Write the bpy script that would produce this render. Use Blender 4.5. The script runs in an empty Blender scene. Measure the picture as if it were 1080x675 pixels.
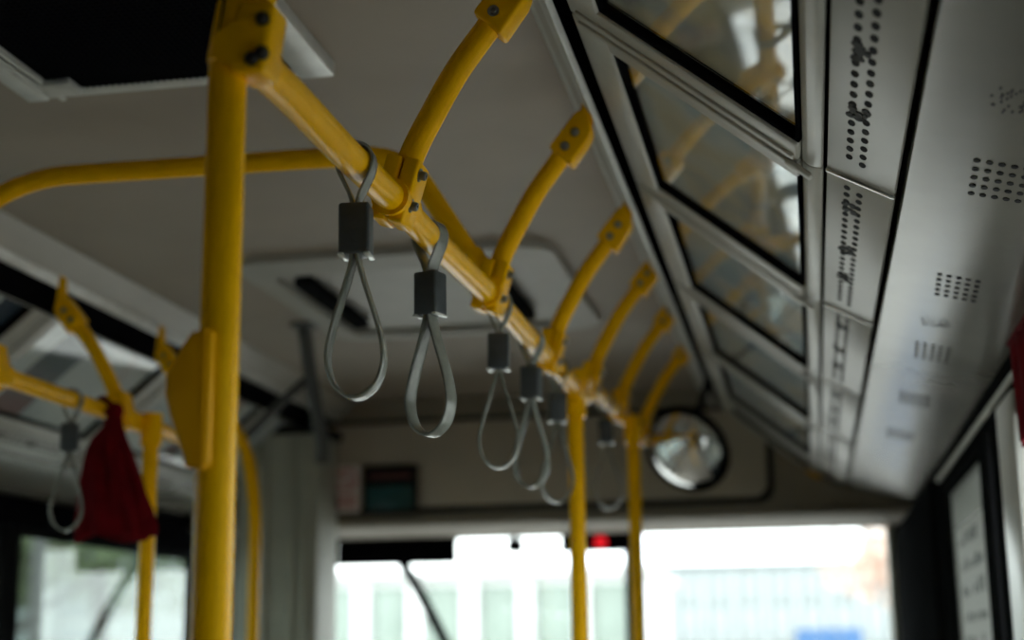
import bpy, bmesh, math, random
from mathutils import Vector, Matrix, noise
random.seed(7)
S = bpy.context.scene
COL = S.collection
H = 1.45            # eye height above the bus floor; every z below is written relative to the eye
UP = Vector((0, 0, H))
PI = math.pi

# ------------------------------------------------------------------ materials
def new_mat(name):
    m = bpy.data.materials.new(name); m.use_nodes = True
    nt = m.node_tree; nt.nodes.clear()
    return m, nt, nt.nodes.new('ShaderNodeOutputMaterial')

def mat(name, col, rough=.5, metal=0., var=.08, scale=12., bump=0., bscale=60., coat=0., coord='Object', spec=.5, tint=None):
    m, nt, out = new_mat(name)
    N = nt.nodes.new; L = nt.links.new
    p = N('ShaderNodeBsdfPrincipled'); L(p.outputs[0], out.inputs[0])
    p.inputs['Roughness'].default_value = rough
    p.inputs['Metallic'].default_value = metal
    p.inputs['Specular IOR Level'].default_value = spec
    if tint: p.inputs['Specular Tint'].default_value = (*tint, 1)
    if coat: p.inputs['Coat Weight'].default_value = coat; p.inputs['Coat Roughness'].default_value = .05
    tc = N('ShaderNodeTexCoord')
    nz = N('ShaderNodeTexNoise'); nz.inputs['Scale'].default_value = scale; nz.inputs['Detail'].default_value = 5
    L(tc.outputs[coord], nz.inputs['Vector'])
    r = N('ShaderNodeValToRGB')
    c = Vector(col)
    a = [max(0, x*(1-var)) for x in c]; b = [min(1, x*(1+var)) for x in c]
    r.color_ramp.elements[0].position = .3; r.color_ramp.elements[1].position = .7
    r.color_ramp.elements[0].color = (*a, 1); r.color_ramp.elements[1].color = (*b, 1)
    L(nz.outputs[0], r.inputs[0]); L(r.outputs[0], p.inputs['Base Color'])
    if bump:
        n2 = N('ShaderNodeTexNoise'); n2.inputs['Scale'].default_value = bscale; n2.inputs['Detail'].default_value = 3
        L(tc.outputs[coord], n2.inputs['Vector'])
        bp = N('ShaderNodeBump'); bp.inputs['Strength'].default_value = bump; bp.inputs['Distance'].default_value = .002
        L(n2.outputs[0], bp.inputs['Height']); L(bp.outputs[0], p.inputs['Normal'])
    return m

def glass_mat(name, tint=(1, 1, 1), rough=.02, ior=1.5, haze=0., hz=(.8, .82, .78)):
    m, nt, out = new_mat(name)
    N = nt.nodes.new; L = nt.links.new
    tr = N('ShaderNodeBsdfTransparent'); tr.inputs[0].default_value = (*tint, 1)
    gl = N('ShaderNodeBsdfGlossy'); gl.inputs['Roughness'].default_value = rough
    fr = N('ShaderNodeFresnel'); fr.inputs[0].default_value = ior
    gm = N('ShaderNodeNewGeometry'); ma = N('ShaderNodeMath'); ma.operation = 'MULTIPLY_ADD'     # same reflectance from both faces of a pane
    ma.inputs[1].default_value = 1/ior-ior; ma.inputs[2].default_value = ior
    L(gm.outputs['Backfacing'], ma.inputs[0]); L(ma.outputs[0], fr.inputs[0])
    mx = N('ShaderNodeMixShader')
    L(fr.outputs[0], mx.inputs[0]); L(tr.outputs[0], mx.inputs[1]); L(gl.outputs[0], mx.inputs[2])
    src = mx
    if haze:
        df = N('ShaderNodeBsdfTranslucent'); df.inputs[0].default_value = (*hz, 1)
        m2 = N('ShaderNodeMixShader'); m2.inputs[0].default_value = haze
        L(mx.outputs[0], m2.inputs[1]); L(df.outputs[0], m2.inputs[2]); src = m2
    L(src.outputs[0], out.inputs[0])
    return m

def poster_mat(name, stops, scale, dirn, seed, band=None):
    """printed sheet: soft patches of ink colours, stretched along one direction"""
    m, nt, out = new_mat(name)
    N = nt.nodes.new; L = nt.links.new
    p = N('ShaderNodeBsdfPrincipled'); L(p.outputs[0], out.inputs[0]); p.inputs['Roughness'].default_value = .55
    tc = N('ShaderNodeTexCoord'); mp = N('ShaderNodeMapping')
    mp.inputs['Scale'].default_value = dirn; mp.inputs['Location'].default_value = (seed, seed*.7, seed*.3)
    nz = N('ShaderNodeTexNoise'); nz.inputs['Scale'].default_value = scale; nz.inputs['Detail'].default_value = 2.5
    L(tc.outputs['Object'], mp.inputs[0]); L(mp.outputs[0], nz.inputs['Vector'])
    r = N('ShaderNodeValToRGB'); cr = r.color_ramp
    while len(cr.elements) < len(stops): cr.elements.new(.5)
    for e, (pos, c) in zip(cr.elements, stops): e.position = pos; e.color = (*c, 1)
    L(nz.outputs[0], r.inputs[0]); src = r.outputs[0]
    if band:       # printed dark stripe across the sheet, blue at one end and red at the other
        sp = N('ShaderNodeSeparateXYZ'); L(tc.outputs['Object'], sp.inputs[0])
        cmp = N('ShaderNodeMath'); cmp.operation = 'COMPARE'; cmp.inputs[1].default_value = band[0]; cmp.inputs[2].default_value = band[1]
        L(sp.outputs['Y'], cmp.inputs[0])
        r2 = N('ShaderNodeValToRGB'); mr = N('ShaderNodeMath'); mr.operation = 'MULTIPLY_ADD'; mr.inputs[1].default_value = 4; mr.inputs[2].default_value = .5
        L(sp.outputs['Z'], mr.inputs[0]); L(mr.outputs[0], r2.inputs[0])
        r2.color_ramp.elements[0].position = .15; r2.color_ramp.elements[0].color = (.16, .03, .04, 1)
        r2.color_ramp.elements[1].position = .5; r2.color_ramp.elements[1].color = (.03, .055, .09, 1)
        mxx = N('ShaderNodeMix'); mxx.data_type = 'RGBA'
        L(cmp.outputs[0], mxx.inputs[0]); L(src, mxx.inputs[6]); L(r2.outputs[0], mxx.inputs[7]); src = mxx.outputs[2]
    L(src, p.inputs['Base Color'])
    return m

YEL = (.93, .475, .001)
M = dict(
    yellow=mat('yellow_powder_coat', YEL, .24, var=.06, scale=30, bump=.2, bscale=420, spec=.24, tint=(1., .72, .16)),
    yellow_plastic=mat('yellow_plastic', (.86, .40, .002), .42, var=.04, scale=18, tint=(1., .72, .16)),
    steel=mat('bolt_steel', (.30, .29, .27), .32, 1., var=.25, scale=90),
    darkbolt=mat('dark_bolt', (.03, .03, .03), .4, .6, var=.3, scale=90),
    strap=mat('strap_grey_webbing', (.19, .20, .172), .22, var=.12, scale=60, bump=.15, bscale=500, spec=.7),
    block=mat('strap_block_charcoal', (.050, .060, .066), .42, var=.15, scale=60, bump=.2, bscale=300),
    clear=mat('clear_sleeve', (.62, .64, .60), .15, var=.05, spec=.8),
    ceiling=mat('ceiling_laminate', (.315, .262, .212), .62, var=.05, scale=5, bump=.06, bscale=140),
    alu=mat('brushed_aluminium', (.60, .60, .57), .36, .25, var=.10, scale=25),
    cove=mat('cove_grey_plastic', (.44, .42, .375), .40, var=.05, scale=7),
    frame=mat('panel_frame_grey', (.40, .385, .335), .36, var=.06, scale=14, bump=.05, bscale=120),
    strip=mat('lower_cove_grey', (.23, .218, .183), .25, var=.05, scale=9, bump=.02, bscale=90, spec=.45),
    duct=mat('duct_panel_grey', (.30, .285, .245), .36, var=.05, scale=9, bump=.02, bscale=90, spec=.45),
    black=mat('black_rubber', (.005, .005, .006), .65, var=.2, scale=30, spec=0.),
    hole=mat('dark_hole', (.004, .004, .004), .9, var=.1),
    smear=mat('sealant_smear', (.018, .018, .018), .7, var=.4, scale=60),
    chrome=mat('chrome_strip', (.75, .75, .73), .18, 1., var=.05),
    darkgrey=mat('dark_grey_trim', (.014, .015, .016), .6, var=.15, scale=10, spec=0.),
    bracket=mat('bracket_grey', (.05, .052, .05), .5),
    midgrey=mat('partition_grey', (.40, .40, .33), .5, var=.08, scale=8),
    header=mat('header_laminate', (.46, .40, .32), .6, var=.06, scale=5),
    pale_post=mat('pale_upright', (.62, .61, .57), .35, var=.04, spec=.7),
    header_dark=mat('header_brown', (.27, .235, .185), .65, var=.06, scale=5, spec=.3),
    floor=mat('floor_vinyl', (.36, .32, .27), .55, var=.2, scale=40),
    wall_dark=mat('wall_dark_grey', (.14, .14, .135), .6),
    wall=mat('wall_grey', (.42, .42, .40), .5, var=.05, scale=6),
    red=mat('red_cloth', (.115, .002, .005), .9, var=.22, scale=26, bump=.4, bscale=260, spec=.08),
    curtain=mat('curtain_red', (.17, .006, .012), .85, var=.2, scale=30, bump=.4, bscale=200, spec=.08),
    mirror=mat('mirror_face', (.92, .93, .93), .04, 1., var=.01),
    mesh_fab=mat('filter_mesh', (.003, .0035, .005), .85, var=.2, scale=200, spec=.05),
    hatch=mat('hatch_plastic', (.36, .345, .31), .5, var=.06, scale=7),
    sign_w=mat('sign_white', (.85, .78, .76), .5, var=.05),
    sign_r=mat('sign_red', (.55, .045, .05), .5, var=.05),
    dull_red=mat('dull_red', (.10, .025, .025), .5),
    teal=mat('display_teal', (.015, .075, .08), .3, var=.3, scale=30),
    glass=glass_mat('window_glass', (.93, .96, .95)),
    tinted=glass_mat('tinted_glass', (.44, .49, .475)),
    tinted_light=glass_mat('tinted_glass_light', (.52, .55, .54)),
    film=glass_mat('filmed_glass', (.06, .065, .06), .12, haze=.5, hz=(.33, .345, .32)),
    film_print=mat('film_print', (.14, .155, .145), .6, var=.2, scale=40),
    film_pale=mat('film_print_pale', (.62, .64, .60), .6, var=.06, scale=40),
    acrylic=glass_mat('poster_acrylic', (.99, 1., 1.), .03, ior=1.6),
    asphalt=mat('concrete_road', (.36, .35, .33), .85, var=.15, scale=2),
    bark=mat('bark', (.07, .05, .04), .9, var=.3, scale=6),
    leaf_g=mat('leaf_green', (.20, .24, .13), .6, var=.4, scale=.9),
    leaf_r=mat('leaf_autumn', (.60, .43, .35), .6, var=.3, scale=.9),
    facade=mat('facade_white', (.68, .69, .68), .7, var=.04, scale=1),
    facade_b=mat('facade_bluegrey', (.34, .37, .375), .7, var=.04, scale=1),
    facade_g=mat('facade_glass', (.22, .27, .235), .25, var=.1, scale=1),
    blue=mat('hoarding_blue', (.03, .10, .24), .5, var=.08, scale=2),
    pole=mat('lamp_post_grey', (.20, .19, .19), .5, .3, var=.1),
)
_e = bpy.data.materials.new('led_red'); _e.use_nodes = True
_n = _e.node_tree; _n.nodes.clear()
_o = _n.nodes.new('ShaderNodeOutputMaterial'); _em = _n.nodes.new('ShaderNodeEmission')
_em.inputs[0].default_value = (1, .02, .03, 1); _em.inputs[1].default_value = .42
_n.links.new(_em.outputs[0], _o.inputs[0]); M['led'] = _e
POST_R = [poster_mat('poster_sheet_%d' % k,
          [(.30, (.26, .42, .58)), (.42, (.50, .68, .78)), (.52, (.84, .86, .82)), (.60, (.86, .74, .48)), (.70, (.50, .52, .52))],
          2.6, (2.2, 1.2, 1.), 3.1*k+1.7) for k in range(6)]
POST_L = [poster_mat('poster_pale_%d' % k,
          [(.33, (.05, .09, .15)), (.41, (.62, .66, .67)), (.60, (.72, .74, .74)), (.68, (.55, .30, .30))],
          1.7, (1., 2.4, .6), 2.3*k+.4, {1: (.27, .06), 2: (-.12, .075), 3: (.1, .05)}.get(k)) for k in range(5)]

# ------------------------------------------------------------------ mesh helpers
def merge(bm, tmp, mtx=None):
    me = bpy.data.meshes.new('t'); tmp.to_mesh(me); tmp.free()
    if mtx is not None: me.transform(mtx)
    bm.from_mesh(me); bpy.data.meshes.remove(me)

def basis(o, x, y, z):
    m = Matrix.Identity(4)
    for i, v in enumerate((x, y, z)):
        for r in range(3): m[r][i] = v[r]
    for r in range(3): m[r][3] = o[r]
    return m

def box(bm, lo, hi, bev=0., seg=2, mtx=None):
    t = bmesh.new(); bmesh.ops.create_cube(t, size=1)
    lo, hi = Vector(lo), Vector(hi); c = (lo+hi)/2; s = hi-lo
    for v in t.verts: v.co = Vector((v.co.x*s.x, v.co.y*s.y, v.co.z*s.z)) + c
    if bev: bmesh.ops.bevel(t, geom=t.edges[:], offset=bev, segments=seg, affect='EDGES', profile=.5)
    merge(bm, t, mtx)

def prism(bm, poly, y0, y1, bev=0., seg=2, axis='y', mtx=None):
    """polygon (a,b) extruded: axis y -> (a,y,b); axis z -> (a,b,z); axis x -> (x,a,b)"""
    t = bmesh.new()
    f = {'y': lambda a, b, d: (a, d, b), 'z': lambda a, b, d: (a, b, d), 'x': lambda a, b, d: (d, a, b)}[axis]
    v0 = [t.verts.new(f(a, b, y0)) for a, b in poly]; v1 = [t.verts.new(f(a, b, y1)) for a, b in poly]
    n = len(poly)
    t.faces.new(v0); t.faces.new(v1[::-1])
    for i in range(n): t.faces.new((v0[i], v1[i], v1[(i+1) % n], v0[(i+1) % n]))
    bmesh.ops.recalc_face_normals(t, faces=t.faces[:])
    if bev: bmesh.ops.bevel(t, geom=t.edges[:], offset=bev, segments=seg, affect='EDGES', profile=.5)
    merge(bm, t, mtx)

def smooth_pts(pts, per=8):
    P = [Vector(p) for p in pts]; out = []
    for i in range(len(P)-1):
        a = P[i-1] if i else P[0]*2-P[1]; b, c = P[i], P[i+1]
        d = P[i+2] if i+2 < len(P) else P[-1]*2-P[-2]
        for k in range(per):
            t = k/per
            out.append(.5*((2*b)+(c-a)*t+(2*a-5*b+4*c-d)*t*t+(3*b-a-3*c+d)*t**3))
    out.append(P[-1]); return out

def fillet(pts, r, n=8):
    P = [Vector(p) for p in pts]; out = [P[0]]
    for i in range(1, len(P)-1):
        a = (P[i-1]-P[i]); c = (P[i+1]-P[i]); ra = min(r, a.length*.48, c.length*.48)
        A = P[i]+a.normalized()*ra; C = P[i]+c.normalized()*ra
        for k in range(n+1):
            t = k/n; out.append(A*(1-t)**2+P[i]*2*t*(1-t)+C*t*t)
    out.append(P[-1]); return out

def tube(bm, pts, r, n=20, cap=True):
    P = [Vector(p) for p in pts]; R = r if callable(r) else (lambda t: r)
    rings = []; T0 = (P[1]-P[0]).normalized()
    ref = Vector((0, 1, 0)) if abs(T0.y) < .9 else Vector((1, 0, 0))
    N = (ref-T0*ref.dot(T0)).normalized()
    for i, p in enumerate(P):
        T = (P[min(i+1, len(P)-1)]-P[max(i-1, 0)]).normalized()
        N = (N-T*N.dot(T)).normalized(); B = T.cross(N)
        rr = R(i/(len(P)-1))
        rings.append([bm.verts.new(p+N*math.cos(2*PI*k/n)*rr+B*math.sin(2*PI*k/n)*rr) for k in range(n)])
    for a, b in zip(rings, rings[1:]):
        for k in range(n): bm.faces.new((a[k], a[(k+1) % n], b[(k+1) % n], b[k]))
    if cap: bm.faces.new(rings[0][::-1]); bm.faces.new(rings[-1])

def rod(bm, a, b, r, n=16): tube(bm, [a, b], r, n)

def ribbon(bm, pts, w, t, axis=Vector((0, 1, 0)), closed=False):
    """flat band with rounded edges: width along `axis`, thickness in the plane of the path"""
    P = [Vector(p) for p in pts]; n = len(P); rings = []
    prof = [(-.5, -.25), (-.44, -.5), (-.2, -.5), (0, -.42), (.2, -.5), (.44, -.5), (.5, -.25), (.5, .25), (.44, .5), (.2, .5), (0, .42), (-.2, .5), (-.44, .5), (-.5, .25)]
    for i, p in enumerate(P):
        a = P[(i-1) % n] if closed or i else P[0]; b = P[(i+1) % n] if closed or i < n-1 else P[-1]
        T = (b-a).normalized(); A = (axis-T*axis.dot(T)).normalized(); N = T.cross(A)
        rings.append([bm.verts.new(p+A*u*w+N*v*t) for u, v in prof])
    m = len(prof)
    for i in range(n if closed else n-1):
        a, b = rings[i], rings[(i+1) % n]
        for k in range(m): bm.faces.new((a[k], a[(k+1) % m], b[(k+1) % m], b[k]))
    if not closed: bm.faces.new(rings[0][::-1]); bm.faces.new(rings[-1])

def lathe(bm, prof, n=40, mtx=None):
    t = bmesh.new(); rings = []
    for r, z in prof:
        rings.append([t.verts.new((0, 0, z))] if r < 1e-6 else [t.verts.new((r*math.cos(2*PI*k/n), r*math.sin(2*PI*k/n), z)) for k in range(n)])
    for a, b in zip(rings, rings[1:]):
        for k in range(n):
            if len(a) == 1 and len(b) == 1: continue
            if len(a) == 1: t.faces.new((a[0], b[k], b[(k+1) % n]))
            elif len(b) == 1: t.faces.new((a[k], b[0], a[(k+1) % n]))
            else: t.faces.new((a[k], b[k], b[(k+1) % n], a[(k+1) % n]))
    bmesh.ops.recalc_face_normals(t, faces=t.faces[:])
    merge(bm, t, mtx)

def bolt(bm, p, d, r=.0055, h=.006):
    d = Vector(d).normalized(); q = d.to_track_quat('Z', 'Y').to_matrix().to_4x4(); q.translation = Vector(p)
    lathe(bm, [(0, -.002), (r*1.5, -.002), (r*1.5, .0015), (r, .0015), (r, h*.8), (r*.8, h), (r*.45, h), (r*.4, h*.55), (0, h*.5)], 12, q)

def link(name, bm, m, smooth=True):
    me = bpy.data.meshes.new(name)
    bmesh.ops.recalc_face_normals(bm, faces=bm.faces[:])
    bm.to_mesh(me); bm.free()
    o = bpy.data.objects.new(name, me); COL.objects.link(o)
    for x in (m if isinstance(m, (list, tuple)) else [m]): me.materials.append(x)
    if smooth:
        me.polygons.foreach_set('use_smooth', [True]*len(me.polygons))
        try: me.set_sharp_from_angle(angle=math.radians(38))
        except Exception: pass
    return o

def thing(name, label, cat, loc=(0, 0, 0), group=None, kind=None):
    o = bpy.data.objects.new(name, None); COL.objects.link(o); o.empty_display_size = .05
    o.location = Vector(loc)+UP; o['o'] = list(loc)
    if label: o['label'] = label
    if cat: o['category'] = cat
    if group: o['group'] = group
    if kind: o['kind'] = kind
    return o

def part(name, bm, m, parent, label=None):
    """verts are written relative to the eye point; stored relative to the thing's base"""
    root = parent
    while root.parent: root = root.parent
    L = Vector(root['o']) if 'o' in root else Vector((0, 0, 0))
    bmesh.ops.translate(bm, verts=bm.verts[:], vec=-L)
    o = link(name, bm, m); o.parent = parent
    if label: o['label'] = label
    return o

def single(name, bm, m, label=None, cat=None, loc=(0, 0, 0), group=None, kind=None):
    bmesh.ops.translate(bm, verts=bm.verts[:], vec=-Vector(loc))
    o = link(name, bm, m); o.location = Vector(loc)+UP; o['o'] = list(loc)
    for k, v in (('label', label), ('category', cat), ('group', group), ('kind', kind)):
        if v: o[k] = v
    return o

def struct(name, bm, m): return single(name, bm, m, kind='structure')

def copy_tree(o, loc, label):
    r = o.copy(); COL.objects.link(r); r.location = Vector(loc)+UP; r['o'] = list(loc); r['label'] = label
    def rec(a, b):
        for ch in a.children:
            c = ch.copy(); COL.objects.link(c); c.parent = b; rec(ch, c)
    rec(o, r); return r
B = bmesh.new

# ------------------------------------------------------------------ bus shell
YR, YH, YF = -3.0, 5.05, 6.22         # rear wall, header bulkhead, windscreen
XC = -.946                            # bus centre line
def mx(x, side): return x if side == 'right' else 2*XC-x
ZC = .88
bm = B(); box(bm, (-2.32, YR, -1.50), (.42, YF+.06, -1.45)); struct('floor', bm, M['floor'])
bm = B()
box(bm, (-1.552, YR, ZC), (-.340, YH+.02, ZC+.05))
box(bm, (-2.32, YR, .96), (.42, YF+.06, 1.0))
struct('ceiling', bm, M['ceiling'])
tn = [0]
def trim(bm, m):
    tn[0] += 1; return struct('trim_%d' % tn[0], bm, m)
for side in ('right', 'left'):
    X = lambda x: mx(x, side)
    # two-tone aluminium cove between ceiling and slot
    bm = B()
    if side == 'right': prism(bm, [(X(-.342), .882), (X(-.326), .856), (X(-.318), .86), (X(-.332), .885)], YR, YH, .001)
    prism(bm, [(X(-.307), .828), (X(-.290), .803), (X(-.282), .808), (X(-.299), .834)], YR, YH, .001)
    trim(bm, M['alu'])
    bm = B(); prism(bm, [(X(-.328), .860), (X(-.304), .824), (X(-.296), .832), (X(-.318), .866)] if side == 'right' else [(X(-.352), .884), (X(-.334), .862), (X(-.303), .824), (X(-.294), .832), (X(-.320), .868), (X(-.332), .890)], YR, YH); trim(bm, M['cove'])
    if side == 'left':      # the wide black seal visible along the left slot
        bm = B(); prism(bm, [(X(-.297), .806), (X(-.258), .822), (X(-.222), .788), (X(-.230), .769)], YR, YH, .002); trim(bm, M['black'])
    # black slot channel
    bm = B()
    prism(bm, [(X(-.300), .850), (X(-.300), .868), (X(-.246), .868), (X(-.246), .850)], YR, YH)
    prism(bm, [(X(-.262), .822), (X(-.256), .818), (X(-.246), .866), (X(-.254), .866)], YR, YH)
    prism(bm, [(X(-.290), .812), (X(-.285), .812), (X(-.292), .866), (X(-.298), .866)], YR, YH)
    trim(bm, M['black'])
    # dark backing behind the duct panels
    bm = B()
    prism(bm, [(X(.005), .625), (X(.045), .592), (X(.128), .549), (X(.128), .569), (X(.045), .612), (X(.005), .645)], YR, YH)
    prism(bm, [(X(-.250), .838), (X(.010), .626), (X(.022), .640), (X(-.240), .852)], YR, YH)
    trim(bm, M['black'])

# lower cove panels with speaker perforations
def cove_lower(side):
    X = lambda x: mx(x, side)
    bm = B()
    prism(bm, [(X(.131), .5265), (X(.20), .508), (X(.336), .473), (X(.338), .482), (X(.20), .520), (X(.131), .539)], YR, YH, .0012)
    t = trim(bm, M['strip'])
    return t
cr_ = cove_lower('right'); cl_ = cove_lower('left')
ce = Vector((.336-.124, 0, .473-.529)).normalized(); cn = Vector((ce.z, 0, -ce.x))   # points down/inside
def cove_pt(x, y, side='right', off=0.):
    s = (x-.124)/ce.x; p = Vector((.124, y, .529))+ce*s
    p += cn*off
    return Vector((mx(p.x, side), p.y, p.z))
def disc(bm, side, x, y, a, b, base_fn, e, nrm, h=.0006):
    t = bmesh.new()
    ring = [t.verts.new((a*math.cos(2*PI*k/10), b*math.sin(2*PI*k/10), 0)) for k in range(10)]
    top = [t.verts.new((v.co.x, v.co.y, h)) for v in ring]
    t.faces.new(top); t.faces.new(ring[::-1])
    for k in range(10): t.faces.new((ring[k], ring[(k+1) % 10], top[(k+1) % 10], top[k]))
    p = base_fn(x, y, side)
    ee = Vector((e.x if side == 'right' else -e.x, 0, e.z)); nn = Vector((nrm.x if side == 'right' else -nrm.x, 0, nrm.z))
    merge(bm, t, basis(p, ee, Vector((0, 1, 0)), nn))
def cove_surface(x, y, side):
    # piecewise surface of the lower cove (matches the prism in cove_lower)
    z = .5265+(.508-.5265)*(x-.131)/(.069) if x < .20 else .508+(.473-.508)*(x-.20)/.136
    return Vector((mx(x, side), y, z-.0002))
for side, root in (('right', cr_), ('left', cl_)):
    for gy, w in ((1.66, .058), (2.165, .054), (2.645, .056), (3.14, .055), (3.66, .055)):
        bm = B()
        for i in range(5):
            for j in range(5):
                disc(bm, side, .196+i*.0125+j*.0012, gy-.058+j*.029, .0038, .0062, cove_surface, ce, cn)
        p = part('speaker_grille', bm, M['hole'], root)
    for gy in (1.415, 2.41):
        bm = B()
        for k in range(34):
            a = random.random()*2*PI; rr = (.3+.7*random.random())
            disc(bm, side, .212+.024*rr*math.cos(a), gy+.04*rr*math.sin(a), .0013, .0034, cove_surface, ce, cn)
        part('vent_dots', bm, M['smear'], root)

# ------------------------------------------------------------------ advert panels and duct panels
PA, PB = Vector((-.258, 0, .812)), Vector((.013, 0, .592))
pe = (PB-PA).normalized(); PL = (PB-PA).length; pn = Vector((pe.z, 0, -pe.x))     # interior side
def pmtx(side, y):
    if side == 'right': return basis((PA.x, y, PA.z), pe, (0, 1, 0), pn)
    return basis((2*XC-PA.x, y, PA.z), (-pe.x, 0, pe.z), (0, 1, 0), (-pn.x, 0, pn.z))
VA, VB = Vector((.043, 0, .5725)), Vector((.124, 0, .529))
ve = (VB-VA).normalized(); VL = (VB-VA).length; vn = Vector((ve.z, 0, -ve.x))
def vmtx(side, y):
    if side == 'right': return basis((VA.x, y, VA.z), ve, (0, 1, 0), vn)
    return basis((2*XC-VA.x, y, VA.z), (-ve.x, 0, ve.z), (0, 1, 0), (-vn.x, 0, vn.z))
def advert_panel(side, y0, y1, label, pm, group):
    L = y1-y0; m = pmtx(side, y0); c = m @ Vector((PL/2, L/2, 0))
    t = thing('advert_panel', label, 'advertising panel', c, group)
    g = .004; fb = .055; fy = .060; fr = .008
    bm = B()
    box(bm, (0, g, -.012), (fb, L-g, .010), .004, 3, m)                  # slot-side bar
    box(bm, (fb-.004, g, -.012), (PL+.004, g+fy, .010), .004, 3, m)      # cross bars
    box(bm, (fb-.004, L-g-fy, -.012), (PL+.004, L-g, .010), .004, 3, m)
    # raised ridge along each cross bar
    box(bm, (.012, g+.004, .008), (PL, g+.020, .0135), .003, 2, m)
    box(bm, (.012, L-g-.020, .008), (PL, L-g-.004, .0135), .003, 2, m)
    part('frame', bm, M['frame'], t)
    bm = B()
    a0, a1, b0, b1 = fb-.001, PL+.004, g+fy-.001, L-g-fy+.001; q = .005
    box(bm, (a0, b0, -.012), (a0+q, b1, .006), .001, 1, m); box(bm, (a1-q, b0, -.012), (a1, b1, .006), .001, 1, m)
    box(bm, (a0, b0, -.012), (a1, b0+q, .006), .001, 1, m); box(bm, (a0, b1-q*1.6, -.012), (a1, b1, .006), .001, 1, m)
    part('gasket', bm, M['black'], t)
    bm = B(); box(bm, (a0+.002, b0+.002, -.0125), (a1-.002, b1-.002, -.0095), 0, 1, m); part('poster', bm, pm, t)
    bm = B(); box(bm, (a0+.003, b0+.003, -.0030), (a1-.003, b1-.003, -.0005), 0, 1, m); part('cover_glass', bm, M['acrylic'], t)
    # rounded rim that closes the lower edge, with a pale end cap at each joint
    X = lambda x: mx(x, side)
    bm = B()
    prism(bm, [(X(.0165), .5955), (X(.0165), .5845), (X(.022), .5775), (X(.030), .5735), (X(.0385), .5725), (X(.041), .578), (X(.041), .592)], y0+.002, y1-.002, .0015)
    part('rim', bm, M['frame'], t)
    bm = B(); box(bm, (PL-.012, .0008, .0095), (PL+.028, .017, .0165), .0035, 3, m)
    part('corner_clip', bm, M['cove'], t)
    return t
def duct_panel(side, y0, y1, label, group):
    L = y1-y0; m = vmtx(side, y0); c = m @ Vector((VL/2, L/2, 0))
    t = thing('duct_panel', label, 'duct panel', c, group)
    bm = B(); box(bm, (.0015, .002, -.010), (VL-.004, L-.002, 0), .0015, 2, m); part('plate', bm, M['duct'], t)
    bm = B(); k = 0; n = int((L-.085)/.029)
    def surf(x, y, sd): return m @ Vector((x, y, -.0001))
    for i in range(n):
        for q, s in enumerate((.029, .0455)):
            yy = .042+i*.029+(.011 if q else 0)
            disc(bm, side, s, yy, .0044, .0088, surf, ve, vn)
    part('perforation', bm, M['hole'], t)
    for fy in (.17, .46, .69):
        bm = B()
        for _ in range(16):
            disc(bm, side, .033+random.uniform(-.007, .011), L*fy/.73*.72+random.uniform(-.020, .020), random.uniform(.002, .0055), random.uniform(.003, .008), surf, ve, vn, .0012)
        part('sealant_smear', bm, M['smear'], t)
    bm = B(); box(bm, (.001, -.004, -.004), (VL-.002, .0035, .0035), .002, 2, m); box(bm, (.003, .008, -.004), (VL-.004, .0105, .0012), .0008, 1, m)
    part('joint_strip', bm, M['chrome'], t)
    return t
RY = [.33, 1.06, 1.79, 2.52, 3.25, 3.98, 4.71, 5.045]
rl = ['first', 'second', 'third', 'fourth', 'fifth', 'sixth', 'seventh']
desc_p = [None,
  'grey framed advert panel at the top edge of the photo, largest of the right row',
  'grey framed glossy advert panel just below the topmost one, bluish sheet',
  'grey framed advert panel reflecting yellow bars, third down the right row',
  'grey framed advert panel holding the larger reflections of the round mirror',
  'dim grey framed advert panel second from the front bulkhead on the right',
  'short dark advert panel against the front bulkhead on the right']
desc_d = [None,
  'pale perforated duct panel in the right cove at top edge, largest round holes',
  'pale perforated duct panel directly below the upper chrome joint strip',
  'pale perforated duct panel directly below the second chrome joint strip, holes blurred',
  'small blurred perforated duct panel third below the upper chrome joint',
  'very small blurred duct panel second from the front bulkhead, right cove',
  'tiny blurred duct panel touching the front bulkhead, right cove']
for i in range(1, 7):
    advert_panel('right', RY[i], RY[i+1], desc_p[i], POST_R[i-1], 'advert panels along the right cove')
    duct_panel('right', RY[i], RY[i+1], desc_d[i], 'perforated duct panels along the right cove')
LY = [1.64, 2.37, 3.10, 3.83, 4.56, 5.045]
dl = ['pale poster panel of the left cove at the left edge, nearest the camera',
      'pale poster panel with a dark blue stripe, behind the left arm at the photo edge',
      'pale poster panel behind the near left support arm and the red cloth',
      'pale poster panel of the left cove partly behind the big yellow pole',
      'short pale poster panel of the left cove touching the front bulkhead']
dd = ['perforated duct panel of the left cove at the photo edge',
      'perforated duct panel of the left cove left of the grey strap',
      'perforated duct panel of the left cove behind the red cloth',
      'perforated duct panel of the left cove behind the big yellow pole',
      'short perforated duct panel of the left cove near the grey column']
for i in range(5):
    advert_panel('left', LY[i], LY[i+1], dl[i], POST_L[i], 'poster panels along the left cove')
    duct_panel('left', LY[i], LY[i+1], dd[i], 'perforated duct panels along the left cove')

bm = B(); prism(bm, [(-.075, .646), (.020, .569), (.045, .552), (.047, .562), (.024, .580), (-.068, .655)], 5.030, 5.046, .002)  # yellow reflection at the panel end, built as a solid strip
single('reflection_strip', bm, M['yellow_plastic'], 'short yellow edging strip where the right cove meets the front bulkhead', 'edging strip', (-.01, 5.04, .6))
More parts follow.
